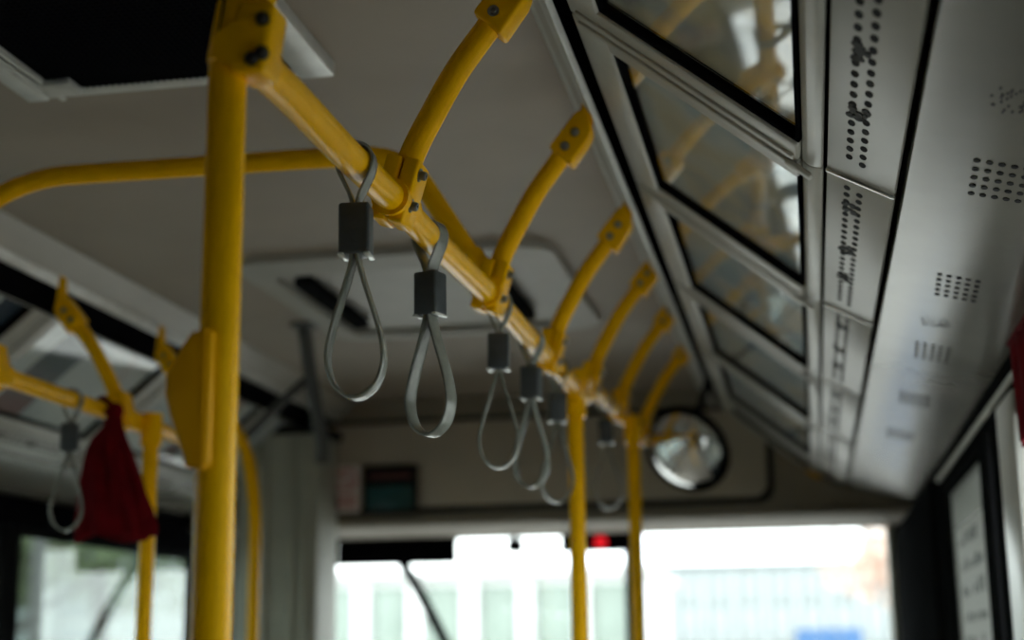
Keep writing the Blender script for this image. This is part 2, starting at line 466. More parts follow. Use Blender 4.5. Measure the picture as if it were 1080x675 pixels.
# ------------------------------------------------------------------ windows and walls
wn = [0]
def window(side, y0, y1, z0, z1, x, pw=.06, glass='glass', sash=None, fw=.03):
    wn[0] += 1
    t = thing('window_%d' % wn[0], None, None, (x, (y0+y1)/2, z0), kind='structure')
    bm = B(); d = .03
    box(bm, (x-d, y0-pw, z0), (x+d, y0+.025, z1), .004); box(bm, (x-d, y1-.025, z0), (x+d, y1+pw, z1), .004)
    box(bm, (x-d+.003, y0, z0-.01), (x+d-.003, y1, z0+fw), .004); box(bm, (x-d+.003, y0, z1-fw), (x+d-.003, y1, z1+.01), .004)
    if sash: box(bm, (x-.012, sash-.012, z0), (x+.012, sash+.012, z1), .003)
    part('window_frame', bm, M['darkgrey'], t)
    bm = B(); box(bm, (x-.003, y0, z0), (x+.003, y1, z1)); p = part('pane', bm, M[glass], t)
    return t
XL, XR = -2.262, .372
LW = [1.30, 2.75, 4.00, 5.45]
for a, b in zip(LW, LW[1:]): window('left', a+.04, b-.04, -.60, .395, XL, .035, 'tinted')
RW = [(.1, 1.35)]
for a, b in RW: window('right', a, b, -.60, .41, XR, .06, 'tinted_light')
window('right', 1.47, 2.86, -.60, .41, XR, .08, sash=2.60)
bm = B(); box(bm, (.338, 2.585, -.62), (.372, 2.80, .425), .006); trim(bm, M['pale_post'])              # pale upright between the right windows
wf = window('right', 3.14, 4.14, -.60, .415, XR, .12, 'film', fw=.012)
# printed notice on the filmed pane
bm = B()
box(bm, (.3655, 3.22, -.45), (.3685, 4.02, .30))
part('notice_sheet', bm, M['film_pale'], wf, 'pale sheet stuck on the filmed pane')
bm = B()
box(bm, (.3645, 3.33, .02), (.3652, 3.355, .27))
for r in range(9):
    for k in range(6):
        if random.random() < .8:
            y = 3.44+k*.085; z = .25-r*.06
            box(bm, (.3645, y, z), (.3652, y+random.uniform(.03, .07), z+random.uniform(.015, .036)))
part('notice_print', bm, M['film_print'], wf, 'faint dark rows of illegible print')
# body sides below / above the glass
bm = B(); box(bm, (-2.32, YR, -1.45), (-2.23, YF, -.60), .004); box(bm, (-2.32, YR, .395), (-2.285, YF, 1.0)); box(bm, (-2.31, YR, -.62), (-2.235, 1.32, .36)); struct('wall_left', bm, M['wall'])
bm = B(); box(bm, (.335, YR, -1.45), (.42, YF, -.60), .004); box(bm, (.395, YR, .41), (.42, YF, 1.0)); box(bm, (.345, YR, -.62), (.41, .10, .43)); struct('wall_right', bm, M['wall'])
bm = B(); box(bm, (-2.285, YR, .385), (-2.222, YH, .470), .006); trim(bm, M['black'])                      # black band over the left glass
bm = B(); box(bm, (-2.284, 4.62, .385), (-2.13, YF, .53), .01); trim(bm, M['black'])                       # deeper door-motor cover towards the front
bm = B(); prism(bm, [(.337, .478), (.337, .456), (.350, .440), (.395, .41), (.395, .478)], YR, YH, .002); trim(bm, M['darkgrey'])
bm = B(); box(bm, (.338, YR, .438), (.348, 4.15, .449), .003); trim(bm, M['midgrey'])                         # thin bright rail under the right cove
bm = B(); box(bm, (.318, 4.22, -1.45), (.42, YF, .455), .012); trim(bm, M['darkgrey'])                    # right front pillar
bm = B(); box(bm, (.292, 6.03, -1.1), (.320, 6.185, .475), .006); trim(bm, M['midgrey'])                  # pale edge beside the windscreen
bm = B(); box(bm, (-2.32, 5.50, -1.45), (-2.22, YF, .40), .012); trim(bm, M['darkgrey'])                  # left front pillar
# unseen dashboard block, added to darken the windscreen reflection in the right cove
bm = B(); prism(bm, [(5.62, -1.45), (5.62, -.62), (5.72, -.50), (6.16, -.46), (6.16, -1.45)], -.62, .315, .03, 3, axis='x'); trim(bm, M['darkgrey'])
# rear wall
bm = B(); box(bm, (-2.32, YR-.06, -1.45), (.42, YR, 1.0)); struct('wall_rear', bm, M['wall_dark'])
# front bulkhead / header above the windscreen
bm = B()
prism(bm, [(5.05, .455), (5.058, .442), (YF+.05, .492), (YF+.05, .97), (5.05, .97)], -2.285, .395, .004, axis='x')
struct('wall_front', bm, M['header_dark'])
bm = B(); box(bm, (-2.285, 5.036, .446), (.33, 5.052, .466), .004); trim(bm, M['header_dark'])
def rrect(x0, x1, z0, z1, r, n=7):
    out = []
    for cx, cz, a in ((x1-r, z1-r, 0), (x0+r, z1-r, PI/2), (x0+r, z0+r, PI), (x1-r, z0+r, 1.5*PI)):
        for k in range(n): q = a+PI/2*k/(n-1); out.append((cx+r*math.cos(q), cz+r*math.sin(q)))
    return out
bm = B(); prism(bm, rrect(-1.93, -.105, .486, .812, .05), 5.045, 5.056); trim(bm, M['darkgrey'])
bm = B(); prism(bm, rrect(-1.91, -.125, .506, .795, .042), 5.030, 5.050, .004); trim(bm, M['header'])
# windscreen
t = thing('window_%d' % (wn[0]+1), None, None, (-.8, YF, -1.1), kind='structure')
bm = B()
box(bm, (-2.23, YF-.03, -1.12), (-2.12, YF+.03, .50), .006); box(bm, (.312, YF-.03, -1.12), (.40, YF+.03, .50), .006)
box(bm, (-2.23, YF-.03, -1.16), (.40, YF+.03, -1.07), .006); box(bm, (-2.23, YF-.03, .487), (.40, YF+.03, .53), .006)
box(bm, (-.741, YF-.03, -1.1), (-.715, YF+.02, .50), .005)
part('window_frame', bm, M['darkgrey'], t)
bm = B(); box(bm, (-2.2, YF-.003, -1.12), (.39, YF+.003, .50)); part('pane', bm, M['glass'], t)
bm = B(); box(bm, (-2.32, YF-.03, -1.45), (.42, YF+.06, -1.10)); trim(bm, M['darkgrey'])

# ------------------------------------------------------------------ ceiling fittings
# air return grille
t = thing('air_return_grille', 'black mesh air return grille in a silver frame on the ceiling', 'vent', (-.88, 1.5, .86))
X0, X1, Y0, Y1, z = -1.165, -.665, .95, 2.065, .858
bm = B()
for a, b, c, d, q in ((X0+.002, X1-.002, Y1-.03, Y1-.001, .003), (X0+.002, X1-.002, Y0+.001, Y0+.03, .003), (X0, X0+.035, Y0, Y1, 0), (X1-.055, X1, Y0, Y1, 0)):
    box(bm, (a, c, z+q), (b, d, ZC+.002-q*.3), .003, 2)
box(bm, (X0+.035, Y0, z+.004), (X0+.043, Y1, z+.016), .002); box(bm, (X0+.055, Y0, z-.003), (X0+.064, Y1, z+.012), .003)
part('frame', bm, M['alu'], t)
bm = B(); box(bm, (X0+.03, Y0+.02, z+.006), (X1-.05, Y1-.026, z+.014))
for k in range(90): box(bm, (X0+.066, Y0+.03+k*.0117, z+.004), (X1-.056, Y0+.0325+k*.0117, z+.0075))
for k in range(36): box(bm, (X0+.070+k*.0105, Y0+.03, z+.004), (X0+.0725+k*.0105, Y1-.03, z+.0075))
part('mesh_panel', bm, M['mesh_fab'], t)
bm = B(); box(bm, (X0+.055, Y1-.075, z-.006), (X0+.105, Y1-.03, z+.006), .003); part('latch', bm, M['alu'], t)
# roof hatch
t = thing('roof_hatch', 'pale roof hatch with rounded frame and dark handles in the ceiling', 'hatch', (-.88, 3.55, .87))
bm = B()
HX0, HX1, HY0, HY1 = -1.245, -.515, 3.10, 3.96
out = rrect(HX0, HX1, HY0, HY1, .08, 8); inn = rrect(HX0+.07, HX1-.07, HY0+.09, HY1-.09, .05, 8)
t2 = bmesh.new(); n = len(out)
lv = lambda pl, zz: [t2.verts.new((a, b, zz)) for a, b in pl]
o0, o1, i0, i1 = lv(out, ZC+.001), lv(out, .862), lv(inn, .852), lv(inn, ZC+.001)
for A_, B_ in ((o0, o1), (o1, i0), (i0, i1)):
    for k in range(n): t2.faces.new((A_[k], A_[(k+1) % n], B_[(k+1) % n], B_[k]))
merge(bm, t2); part('frame', bm, M['hatch'], t)
bm = B(); prism(bm, rrect(HX0+.06, HX1-.06, HY0+.08, HY1-.08, .05, 8), .868, .879, axis='z'); part('lid', bm, M['hatch'], t)
for hx in (HX0+.13, HX1-.16):
    bm = B(); box(bm, (hx-.022, 3.24, .838), (hx+.022, 3.72, .866), .008, 3); part('handle', bm, M['darkgrey'], t, 'dark bar handle')

# ------------------------------------------------------------------ yellow handrails
RX, LX = -.455, -1.405
RP = [(1.130, .507), (1.26, .516), (1.44, .517), (1.65, .523), (1.83, .525), (2.2, .536), (2.56, .537), (2.75, .538), (3.13, .537)]
RP2 = [(3.10, .566), (3.4, .583), (3.8, .603), (4.42, .614)]
def zr(y):
    T = RP if y < 3.13 else RP2
    for (a, za), (b, zb) in zip(T, T[1:]):
        if y <= b: return za+(zb-za)*(y-a)/(b-a)
    return T[-1][1]
zl = lambda y: .503
def clamp_parts(root, c, sg, tilt=.28):
    """two-piece clamp on a rail at c, leaning with the arm; sg=+1 leans to +x"""
    m = Matrix.Translation(c) @ Matrix.Rotation(sg*tilt, 4, 'Y')
    bm = B()
    box(bm, (-.021, -.024, -.027), (-.0009, .024, .052), .004, 3, m)
    box(bm, (.0009, -.024, -.027), (.021, .024, .052), .004, 3, m)
    rod(bm, c+Vector((0, -.032, -.0008)), c+Vector((0, .032, .0008)), .0225, 24)
    cl = part('clamp', bm, M['yellow'], root)
    for zz in (.036, -.002):
        bm = B(); p = m @ Vector((sg*.0205, -.010, zz)); d = (m.to_3x3() @ Vector((sg, 0, 0)))
        bolt(bm, p, d, .0055, .009)
        part('bolt', bm, M['steel'], cl, 'steel bolt head')
# right rail
ARMY = [1.15, 1.655, 2.19, 2.715, 3.235, 3.75, 4.27]
t = thing('handrail', 'long yellow overhead handrail running forward, grey straps hanging from it', 'handrail', (RX, 2.7, .54))
bm = B(); tube(bm, smooth_pts([(RX, y, z_) for y, z_ in RP], 6), .0172, 24); part('rail_tube', bm, M['yellow'], t)
bm = B(); tube(bm, smooth_pts([(RX, y, z_) for y, z_ in RP2], 6), .0172, 24); part('rail_tube', bm, M['yellow'], t)
for y in ARMY[1:]: clamp_parts(t, Vector((RX, y, zr(y))), 1)
tl = thing('handrail', 'yellow overhead handrail on the left side carrying the red cloth', 'handrail', (LX, 3.2, .503))
bm = B(); tube(bm, [(LX, y, zl(y)) for y in (2.2, 2.8, 3.2, 3.54)], .0172, 24); part('rail_tube', bm, M['yellow'], tl)
LARMY = [2.43, 2.95, 3.47]
for y in LARMY: clamp_parts(tl, Vector((LX, y, zl(y))), -1)

def make_arm(sg, label, group):
    t = thing('support_arm', label, 'handrail arm', (0, 0, 0), group)
    pts = [(.014, .046), (.024, .070), (.043, .106), (.073, .158), (.113, .212), (.130, .235)]
    bm = B(); tube(bm, smooth_pts([(sg*a, 0, b) for a, b in pts], 6), .0155, 22); part('arm_tube', bm, M['yellow'], t)
    poly = [(.096, .224), (.137, .275), (.156, .286), (.164, .247), (.158, .232), (.130, .193)]
    bm = B(); prism(bm, [(sg*a, b) for a, b in poly], -.020, .020, .005, 3)
    prism(bm, [(sg*a, b) for a, b in [(.146, .276), (.150, .322), (.158, .322), (.163, .262)]], -.012, .012, .002, 2)
    br = part('bracket', bm, M['yellow'], t)
    for a, b in ((.122, .222), (.138, .243)):
        bm = B(); bolt(bm, (sg*a, -.0195, b), (0, -1, 0), .0048, .005); part('bolt', bm, M['steel'], br, 'steel bolt head')
    return t
arm_lab = ['yellow support arm above the big pole, at the top edge of the photo',
           'nearest sharp yellow curved arm with its flange cut by the top edge',
           'yellow curved arm with two bolts, second from the camera, over the third strap',
           'yellow curved arm third along the rail, its top against the black slot',
           'blurred yellow arm above the first thin yellow pole',
           'blurred yellow arm second from the front end of the rail',
           'blurred yellow arm closest to the round mirror']
arm = None
for y, lab in list(zip(ARMY, arm_lab)):
    p = (RX, y, zr(y))
    if arm is None:
        arm = make_arm(1, lab, 'curved yellow arms holding the right rail'); arm.location = Vector(p)+UP
    else: copy_tree(arm, p, lab)
arm = None
for y, lab in zip(LARMY, ['yellow arm of the left rail at the photo edge', 'yellow arm of the left rail rising over the red cloth', 'yellow arm of the left rail beside the big pole housing']):
    p = (LX, y, zl(y)-.008)
    if arm is None:
        arm = make_arm(-1, lab, 'yellow arms holding the left rail'); arm.location = Vector(p)+UP
    else: copy_tree(arm, p, lab)
# cross hoop below the ceiling
t = thing('cross_bar', 'yellow tube bending from the right rail across under the ceiling to the left', 'handrail', (-.95, 2.19, .70))
hp = fillet([(-.462, 2.19, .562), (-.59, 2.19, .768), (-.72, 2.19, .775), (-1.215, 2.19, .779), (-1.330, 2.20, .735), (-1.405, 2.23, .515)], .11, 8)
bm = B(); tube(bm, hp, .0165, 20); part('tube', bm, M['yellow'], t)
bm = B(); rod(bm, (-.470, 2.19, .575), (-.487, 2.19, .602), .0205, 20); part('collar', bm, M['yellow'], t)

# poles
def pole(label, x, y, ztop, r=.0165, pts=None, top=None):
    t = thing('grab_pole', label, 'pole', (x, y, -1.45), 'upright yellow poles')
    bm = B(); tube(bm, pts or [(x, y, -1.45), (x, y, -.5), (x, y, ztop)], r, 24); part('pole_tube', bm, M['yellow'], t)
    bm = B(); lathe(bm, [(.017, 0), (.045, 0), (.045, .008), (.022, .016), (.017, .016)], 24, Matrix.Translation((x, y, -1.45))); part('floor_flange', bm, M['yellow'], t)
    return t
px, py = -.468, 1.155
t = pole('thick near yellow pole at left, blurred, with the bulging yellow housing', px, py, .505)
bm = B()
zc = .500
m = Matrix.Translation((px+.003, py, zc)) @ Matrix.Rotation(.13, 4, 'Y')
lathe(bm, [(.0172, -.004), (.0205, -.002), (.0212, .003), (.0190, .085), (.0172, .088)], 28, m)
box(bm, (.006, -.0235, -.014), (.040, .016, .050), .006, 3, m)
rod(bm, (RX+.006, 1.132, zr(1.135)), (RX+.001, 1.195, zr(1.20)), .0205, 24)
cl = part('top_clamp', bm, M['yellow'], t)
bm = B(); box(bm, (-.0075, -.0210, .004), (-.0063, -.0150, .085), 0, 1, m); part('split_line', bm, M['darkbolt'], cl, 'dark gap between clamp halves')
for x, z_ in ((.0325, .032), (.0285, -.004), (.0365, .002)):
    bm = B(); bolt(bm, m @ Vector((x, -.0240, z_)), (.25, -1, 0), .0042, .007); part('bolt', bm, M['darkbolt'], cl, 'dark bolt head')
t = pole('thin yellow pole hanging from the handrail left of the red light', RX-.004, 3.06, zr(3.06))
bm = B(); rod(bm, (RX-.004, 3.06, .48), (RX-.004, 3.06, .56), .0225, 22); rod(bm, (RX, 3.02, .537), (RX, 3.135, .537), .0225, 22); rod(bm, (RX, 3.09, .5665), (RX, 3.16, .569), .0225, 22); part('top_clamp', bm, M['yellow'], t)
t = pole('far yellow pole under the front end of the handrail, beside the red light', -.428, 3.84, .575)
bm = B(); rod(bm, (-.428, 3.84, .53), (-.428, 3.84, .60), .0225, 22); rod(bm, (RX, 3.80, zr(3.80)), (RX, 3.88, zr(3.88)), .0225, 22); part('top_clamp', bm, M['yellow'], t)
t = pole('yellow pole of the left rail directly behind the red cloth', -1.372, 3.02, .503)
bm = B(); rod(bm, (-1.372, 3.02, .45), (-1.372, 3.02, .52), .0225, 22); rod(bm, (LX, 2.98, .503), (LX, 3.06, .503), .0225, 22); part('top_clamp', bm, M['yellow'], t)
bp = fillet([(-1.462, 3.9, -1.45), (-1.462, 3.9, .40), (-1.490, 3.9, .56), (-1.555, 3.9, .66)], .12, 8)
t = pole('yellow pole with bent top just right of the big near pole', -1.462, 3.9, .6, pts=bp)

# yellow stop-button housing on the near pole
t = thing('button_housing', 'bulging yellow plastic housing fixed to the near pole', 'bell housing', (px-.02, py, .21))
k = .985
poly = [(-.0166, .262), (-.0245, .250), (-.033, .235), (-.0375, .226), (-.038, .210), (-.033, .193), (-.026, .174), (-.020, .159), (-.0188, .150), (.002, .150), (.002, .262)]
bm = B(); prism(bm, [(px+a+.001, b) for a, b in poly], py-.024, py+.022, .004, 3); part('shell', bm, M['yellow_plastic'], t)
bm = B(); prism(bm, [(px-.006, .2635), (px-.002, .2635), (px-.001, .1485), (px-.005, .1485)], py-.0250, py-.020, .0006); part('seam_ridge', bm, M['yellow_plastic'], t)
bm = B(); lathe(bm, [(0, 0), (.012, 0), (.012, .004), (.009, .006), (0, .007)], 24, Matrix.Translation((px-.022, py+.021, .21)) @ Matrix.Rotation(-PI/2, 4, 'X')); part('button', bm, M['sign_r'], t)

# ------------------------------------------------------------------ grey straps
def make_strap(label, group):
    t = thing('hand_strap', label, 'hand strap', (0, 0, 0), group)
    R = .0195
    up = [(-.0022, -.050), (-.006, -.036), (-.0165, -.014)]
    arc = [(R*math.cos(a), R*math.sin(a)) for a in [PI*1.08-(PI*1.16)*k/16 for k in range(17)]]
    pts = up+arc+[(-a, b) for a, b in up[::-1]]
    pts = smooth_pts([(a, 0, b) for a, b in pts], 2)
    bm = B(); ribbon(bm, pts, .024, .0040); part('hanger_loop', bm, M['strap'], t)
    bm = B(); box(bm, (-.0165, -.015, -.104), (.0165, .015, -.048), .0035, 3); part('block', bm, M['block'], t)
    bm = B(); box(bm, (-.0175, -.0155, -.1055), (-.0105, .0155, -.1025), .0014, 2); box(bm, (.0105, -.0155, -.1055), (.0175, .0155, -.1025), .0014, 2); part('collar', bm, M['clear'], t, 'clear pale collar under the block')
    half = [(.0022, -.100), (.0045, -.115), (.0115, -.140), (.0215, -.172), (.0288, -.202), (.0290, -.222), (.0225, -.241), (.0105, -.2525), (0, -.2555)]
    loop = [(-a, b) for a, b in half]+[(a, b) for a, b in half[-2::-1]]
    bm = B(); ribbon(bm, smooth_pts([(a, 0, b) for a, b in loop], 5), .024, .0040); part('hand_loop', bm, M['strap'], t)
    return t
sp = [(1.49, 0.10, 'sharp grey hand strap nearest the camera, hanging from the right rail'),
      (1.815, -.30, 'sharp grey hand strap second from the camera, between two yellow clamps'),
      (2.255, .12, 'slightly blurred grey hand strap third from the camera'),
      (2.54, -.15, 'blurred grey hand strap fourth along the right rail'),
      (2.82, .3, 'blurred grey hand strap just left of the thin yellow pole'),
      (3.50, .1, 'very blurred grey hand strap between the two thin yellow poles')]
strap = None
for y, rz, lab in sp:
    p = (RX, y, zr(y)+.001)
    if strap is None: strap = make_strap(lab, 'grey hand straps'); strap.location = Vector(p)+UP; o = strap
    else: o = copy_tree(strap, p, lab)
    o.rotation_euler = (0, random.uniform(-.03, .03), rz)
for y, rz, lab in ((2.72, .3, 'grey hand strap on the left rail beside the red cloth'), (3.52, -.3, 'faint grey hand strap left of the big yellow pole housing')):
    o = copy_tree(strap, (LX, y, .504), lab); o.rotation_euler = (0, 0, rz)

# ------------------------------------------------------------------ red cloth on the left rail
def red_cloth():
    c = Vector((-1.372, 2.84, .503))
    t = thing('red_cloth', 'dark red cloth tied at its neck to the left yellow rail', 'cloth', c)
    bm = B(); rows = []
    prof = [(.0, .015, .011, 0), (-.025, .022, .014, -.002), (-.045, .036, .018, -.009), (-.065, .045, .021, -.010), (-.10, .054, .024, -.005), (-.15, .065, .028, .004), (-.20, .075, .031, .010), (-.235, .081, .033, .014), (-.25, .081, .033, .014)]
    n = 72
    for z_, a, b, sh in prof:
        ring = []
        for k in range(n):
            q = 2*PI*k/n; f = 1+(.22*math.sin(7*q+2*z_*10)+.10*math.sin(13*q+1.3))*min(1, -z_*9)
            dz = .008*math.sin(3*q+.6)*(1 if z_ < -.19 else 0)
            ring.append(bm.verts.new(c+Vector((a*math.cos(q)*(.6+.4*f)+sh, b*math.sin(q)*f, z_-.012+dz))))
        rows.append(ring)
    for r0, r1 in zip(rows, rows[1:]):
        for k in range(n): bm.faces.new((r0[k], r0[(k+1) % n], r1[(k+1) % n], r1[k]))
    bm.faces.new(rows[0][::-1])
    o = part('cloth_skirt', bm, M['red'], t)
    md = o.modifiers.new('thick', 'SOLIDIFY'); md.thickness = .002
    bm = B()
    pts = [(0, -.010, -.012), (-.030, 0, .002), (-.036, 0, .014), (-.030, .004, .023), (-.012, .006, .010), (.004, .004, -.004)]
    tube(bm, smooth_pts([c+Vector(p) for p in pts], 5), .007, 12)
    lathe(bm, [(0, -.02), (.012, -.016), (.017, 0), (.013, .014), (0, .019)], 18, Matrix.Translation(c+Vector((.004, -.004, -.006))))
    part('knot', bm, M['red'], t)
red_cloth()
# curtain at the right photo edge
t = thing('curtain', 'dark red curtain gathered beside the right window at the photo edge', 'curtain', (.322, 2.2, .44))
bm = B(); rows = []
for i in range(11):
    z_ = .470-.0165*i; ring = []
    for k in range(49):
        u = k/48; ring.append(bm.verts.new((.326+.007*math.sin(u*38+.25*i)*(.5+.05*i), 1.98+.47*u-.002*i, z_+.004*math.sin(u*9))))
    rows.append(ring)
for r0, r1 in zip(rows, rows[1:]):
    for k in range(48): bm.faces.new((r0[k], r0[k+1], r1[k+1], r1[k]))
o = part('fabric', bm, M['curtain'], t); md = o.modifiers.new('thick', 'SOLIDIFY'); md.thickness = .003
bm = B(); rod(bm, (.326, 1.95, .474), (.326, 2.46, .474), .004, 10); part('hem_cord', bm, M['curtain'], t)

# ------------------------------------------------------------------ front fittings
def convex_mirror():
    c = Vector((-.333, 4.36, .578)); d = Vector((-.50, -1, -.62)).normalized()
    q = d.to_track_quat('Z', 'Y').to_matrix().to_4x4(); q.translation = c
    t = thing('convex_mirror', 'round convex mirror with black rim at the front end of the rail', 'mirror', c)
    R = .122; h = .066
    sr = (R*R+h*h)/(2*h); a0 = math.asin(R/sr)
    prof = [(sr*math.sin(a0*k/14), sr*math.cos(a0*k/14)-(sr-h)) for k in range(15)]
    bm = B(); lathe(bm, prof+[(R*.98, -.004), (0, -.004)], 56, q); part('mirror_face', bm, M['mirror'], t)
    bm = B(); lathe(bm, [(R-.004, .010), (R+.004, .011), (R+.010, .004), (R+.011, -.008), (R+.002, -.020), (R*.6, -.045), (0, -.055)], 56, q); part('rim', bm, M['black'], t)
    bm = B(); tube(bm, fillet([c+Vector((0, .045, 0)), c+Vector((.0, .11, .04)), Vector((-.272, 4.50, .80)), Vector((-.272, 4.50, .852))], .05), .010, 14); part('bracket', bm, M['black'], t)
convex_mirror()
# grey ribbed column on the left in front of the windscreen
t = thing('partition_column', 'tall grey green column with upright ridges left of the windscreen', 'column', (-1.72, 4.95, -1.45))
bm = B(); box(bm, (-1.86, 4.78, -1.45), (-1.58, 5.02, .745), .02, 4); part('body', bm, M['midgrey'], t)
bm = B()
for x in (-1.81, -1.76, -1.665, -1.62): box(bm, (x-.012, 4.765, -1.40), (x+.012, 4.785, .71), .006, 2)
part('ridge', bm, M['midgrey'], t)
bm = B(); box(bm, (-1.87, 4.77, .735), (-1.57, 5.025, .765), .008, 2); part('top_cap', bm, M['darkgrey'], t)
# dark Y-shaped bracket
t = thing('ceiling_bracket', 'dark grey forked bracket hanging below the ceiling left of the hatch', 'bracket', (-1.33, 3.95, .87))
bm = B(); tube(bm, [(-1.300, 3.80, .874), (-1.330, 3.95, .76), (-1.342, 4.10, .60), (-1.350, 4.12, .55)], .020, 14); part('upright', bm, M['bracket'], t)
bm = B(); tube(bm, [(-1.330, 3.95, .765), (-1.40, 3.93, .70), (-1.50, 3.92, .60)], .013, 12); part('strut', bm, M['bracket'], t)
bm = B(); lathe(bm, [(0, 0), (.04, 0), (.04, -.008), (.022, -.014), (0, -.014)], 24, Matrix.Translation((-1.300, 3.80, .881))); part('ceiling_plate', bm, M['bracket'], t)
# red and white notice, dark display
t = thing('warning_sign', 'small white notice with red circle and red lettering on the front header', 'sign', (-1.555, 5.028, .56))
bm = B(); box(bm, (-1.602, 5.020, .492), (-1.508, 5.031, .652), .001, 1); part('sheet', bm, M['sign_w'], t)
bm = B()
t2 = bmesh.new(); bmesh.ops.create_circle(t2, segments=32, radius=.034); 
ring = [(.034*math.cos(2*PI*k/32), .034*math.sin(2*PI*k/32)) for k in range(33)]; t2.free()
tube(bm, [(-1.555+a, 5.0185, .605+b) for a, b in ring], .0035, 8, False)
tube(bm, [(-1.579, 5.0185, .629), (-1.531, 5.0185, .581)], .003, 8)
for r in range(2):
    for k in range(4): 
        x = -1.590+k*.018; z_ = .545-r*.024
        box(bm, (x, 5.0175, z_), (x+.014, 5.0205, z_+.0045)); box(bm, (x, 5.0175, z_-.012), (x+.014, 5.0205, z_-.0085)); box(bm, (x+.005, 5.0175, z_-.014), (x+.0085, 5.0205, z_+.008))
part('lettering', bm, M['sign_r'], t)
t = thing('info_display', 'small dark display box with teal screen on the front header', 'display', (-1.395, 5.02, .565))
bm = B(); box(bm, (-1.492, 5.000, .480), (-1.300, 5.031, .648), .008, 3); part('case', bm, M['darkgrey'], t)
bm = B(); box(bm, (-1.476, 4.997, .495), (-1.316, 5.002, .575), .002); part('screen', bm, M['teal'], t)
bm = B(); box(bm, (-1.470, 4.997, .600), (-1.322, 5.002, .622), .002); part('red_strip', bm, M['dull_red'], t, 'dull red strip above the screen')
# windscreen top fittings
t = thing('sun_visor', 'black sun visor at the top left of the windscreen', 'sun visor', (-1.66, 6.12, .40))
bm = B(); box(bm, (-1.93, 6.10, .378), (-1.42, 6.125, .488), .010, 3); part('blade', bm, M['black'], t)
bm = B(); rod(bm, (-1.93, 6.115, .478), (-1.42, 6.115, .478), .010, 12); rod(bm, (-1.66, 6.115, .478), (-1.66, 6.14, .52), .008, 10); part('hinge_bar', bm, M['darkgrey'], t)
t = thing('dash_camera', 'small black camera hanging at the top of the windscreen', 'camera', (-1.175, 6.12, .44))
bm = B(); box(bm, (-1.205, 6.08, .415), (-1.145, 6.14, .470), .010, 3); part('body', bm, M['black'], t)
bm = B(); rod(bm, (-1.175, 6.115, .46), (-1.175, 6.12, .50), .012, 12); part('mount', bm, M['black'], t)
bm = B(); lathe(bm, [(0, 0), (.016, 0), (.016, .012), (.010, .014), (0, .012)], 20, Matrix.Translation((-1.175, 6.081, .44)) @ Matrix.Rotation(PI/2, 4, 'X')); part('lens', bm, M['darkgrey'], t)
t = thing('signal_box', 'black box with a glowing red lamp at the top of the windscreen', 'signal box', (-.83, 6.1, .45))
bm = B(); box(bm, (-.985, 6.09, .412), (-.685, 6.15, .490), .008, 3); part('case', bm, M['black'], t)
bm = B(); lathe(bm, [(.0, .010), (.016, .008), (.026, 0), (.026, -.01), (0, -.01)], 28, Matrix.Translation((-.822, 6.088, .447)) @ Matrix.Rotation(PI/2, 4, 'X')); part('red_lamp', bm, M['led'], t, 'glowing red lamp')
bm = B(); box(bm, (-.95, 6.12, .48), (-.72, 6.14, .505), .003); part('bracket', bm, M['black'], t)
t = thing('slanting_bar', 'thin black slanting bar across the left half of the windscreen', 'bar', (-1.58, 6.16, .2))
bm = B(); tube(bm, smooth_pts([(-1.745, 6.165, .500), (-1.69, 6.16, .43), (-1.60, 6.155, .29), (-1.485, 6.15, .075), (-1.42, 6.15, -.08)], 5), .022, 12); part('bar', bm, M['black'], t)
bm = B(); box(bm, (-1.78, 6.13, .47), (-1.70, 6.185, .505), .006); part('mount', bm, M['black'], t)
bm = B(); lathe(bm, [(0, -.03), (.028, -.025), (.032, 0), (.028, .025), (0, .03)], 18, Matrix.Translation((-1.415, 6.15, -.09))); part('end_knob', bm, M['black'], t)

# ------------------------------------------------------------------ outside
GZ = -1.80
bm = B(); box(bm, (-90, -60, GZ-.1), (90, 140, GZ)); struct('ground', bm, M['asphalt'])
def leaves(bm, c, r, n, size, sq=1.):
    for _ in range(n):
        u = Vector((random.gauss(0, 1), random.gauss(0, 1), random.gauss(0, 1))).normalized()*(random.random()**.35)
        p = Vector(c)+Vector((u.x*r, u.y*r, u.z*r*sq))
        a = Vector((random.gauss(0, 1), random.gauss(0, 1), random.gauss(0, 1))).normalized(); b = a.orthogonal().normalized()
        s = size*random.uniform(.6, 1.3)
        vs = [bm.verts.new(p+a*s), bm.verts.new(p+b*s*.5), bm.verts.new(p-a*s), bm.verts.new(p-b*s*.5)]
        bm.faces.new(vs)
def tree(label, x, y, h, r, m, seed, n=2600, group='street trees outside'):
    random.seed(seed)
    t = thing('street_tree', label, 'tree', (x, y, GZ), group)
    top = GZ+h
    bm = B(); tube(bm, smooth_pts([(x, y, GZ), (x+.06, y, GZ+h*.3), (x-.05, y+.05, GZ+h*.6), (x, y, top-.3)], 5), lambda s: .16*(1-.8*s)+.02, 12)
    for k in range(9):
        a = k*2.4; z_ = GZ+h*(.38+.05*k); tube(bm, smooth_pts([(x, y, z_), (x+r*.45*math.cos(a), y+r*.45*math.sin(a), z_+r*.35), (x+r*.85*math.cos(a), y+r*.85*math.sin(a), z_+r*.55)], 4), lambda s: .05*(1-.8*s)+.008, 8)
    part('trunk', bm, M['bark'], t)
    bm = B()
    for k in range(11):
        a = k*2.399; rr = r*.55*math.sqrt((k+.5)/11)
        leaves(bm, (x+rr*math.cos(a), y+rr*math.sin(a), GZ+h*.72+random.uniform(-.2, .22)*h), r*.5, n//11, .11, .8)
    part('crown', bm, m, t)
tree('pale reddish autumn tree at the right end of the windscreen view', 2.0, 34, 6.4, 2.0, M['leaf_r'], 3)
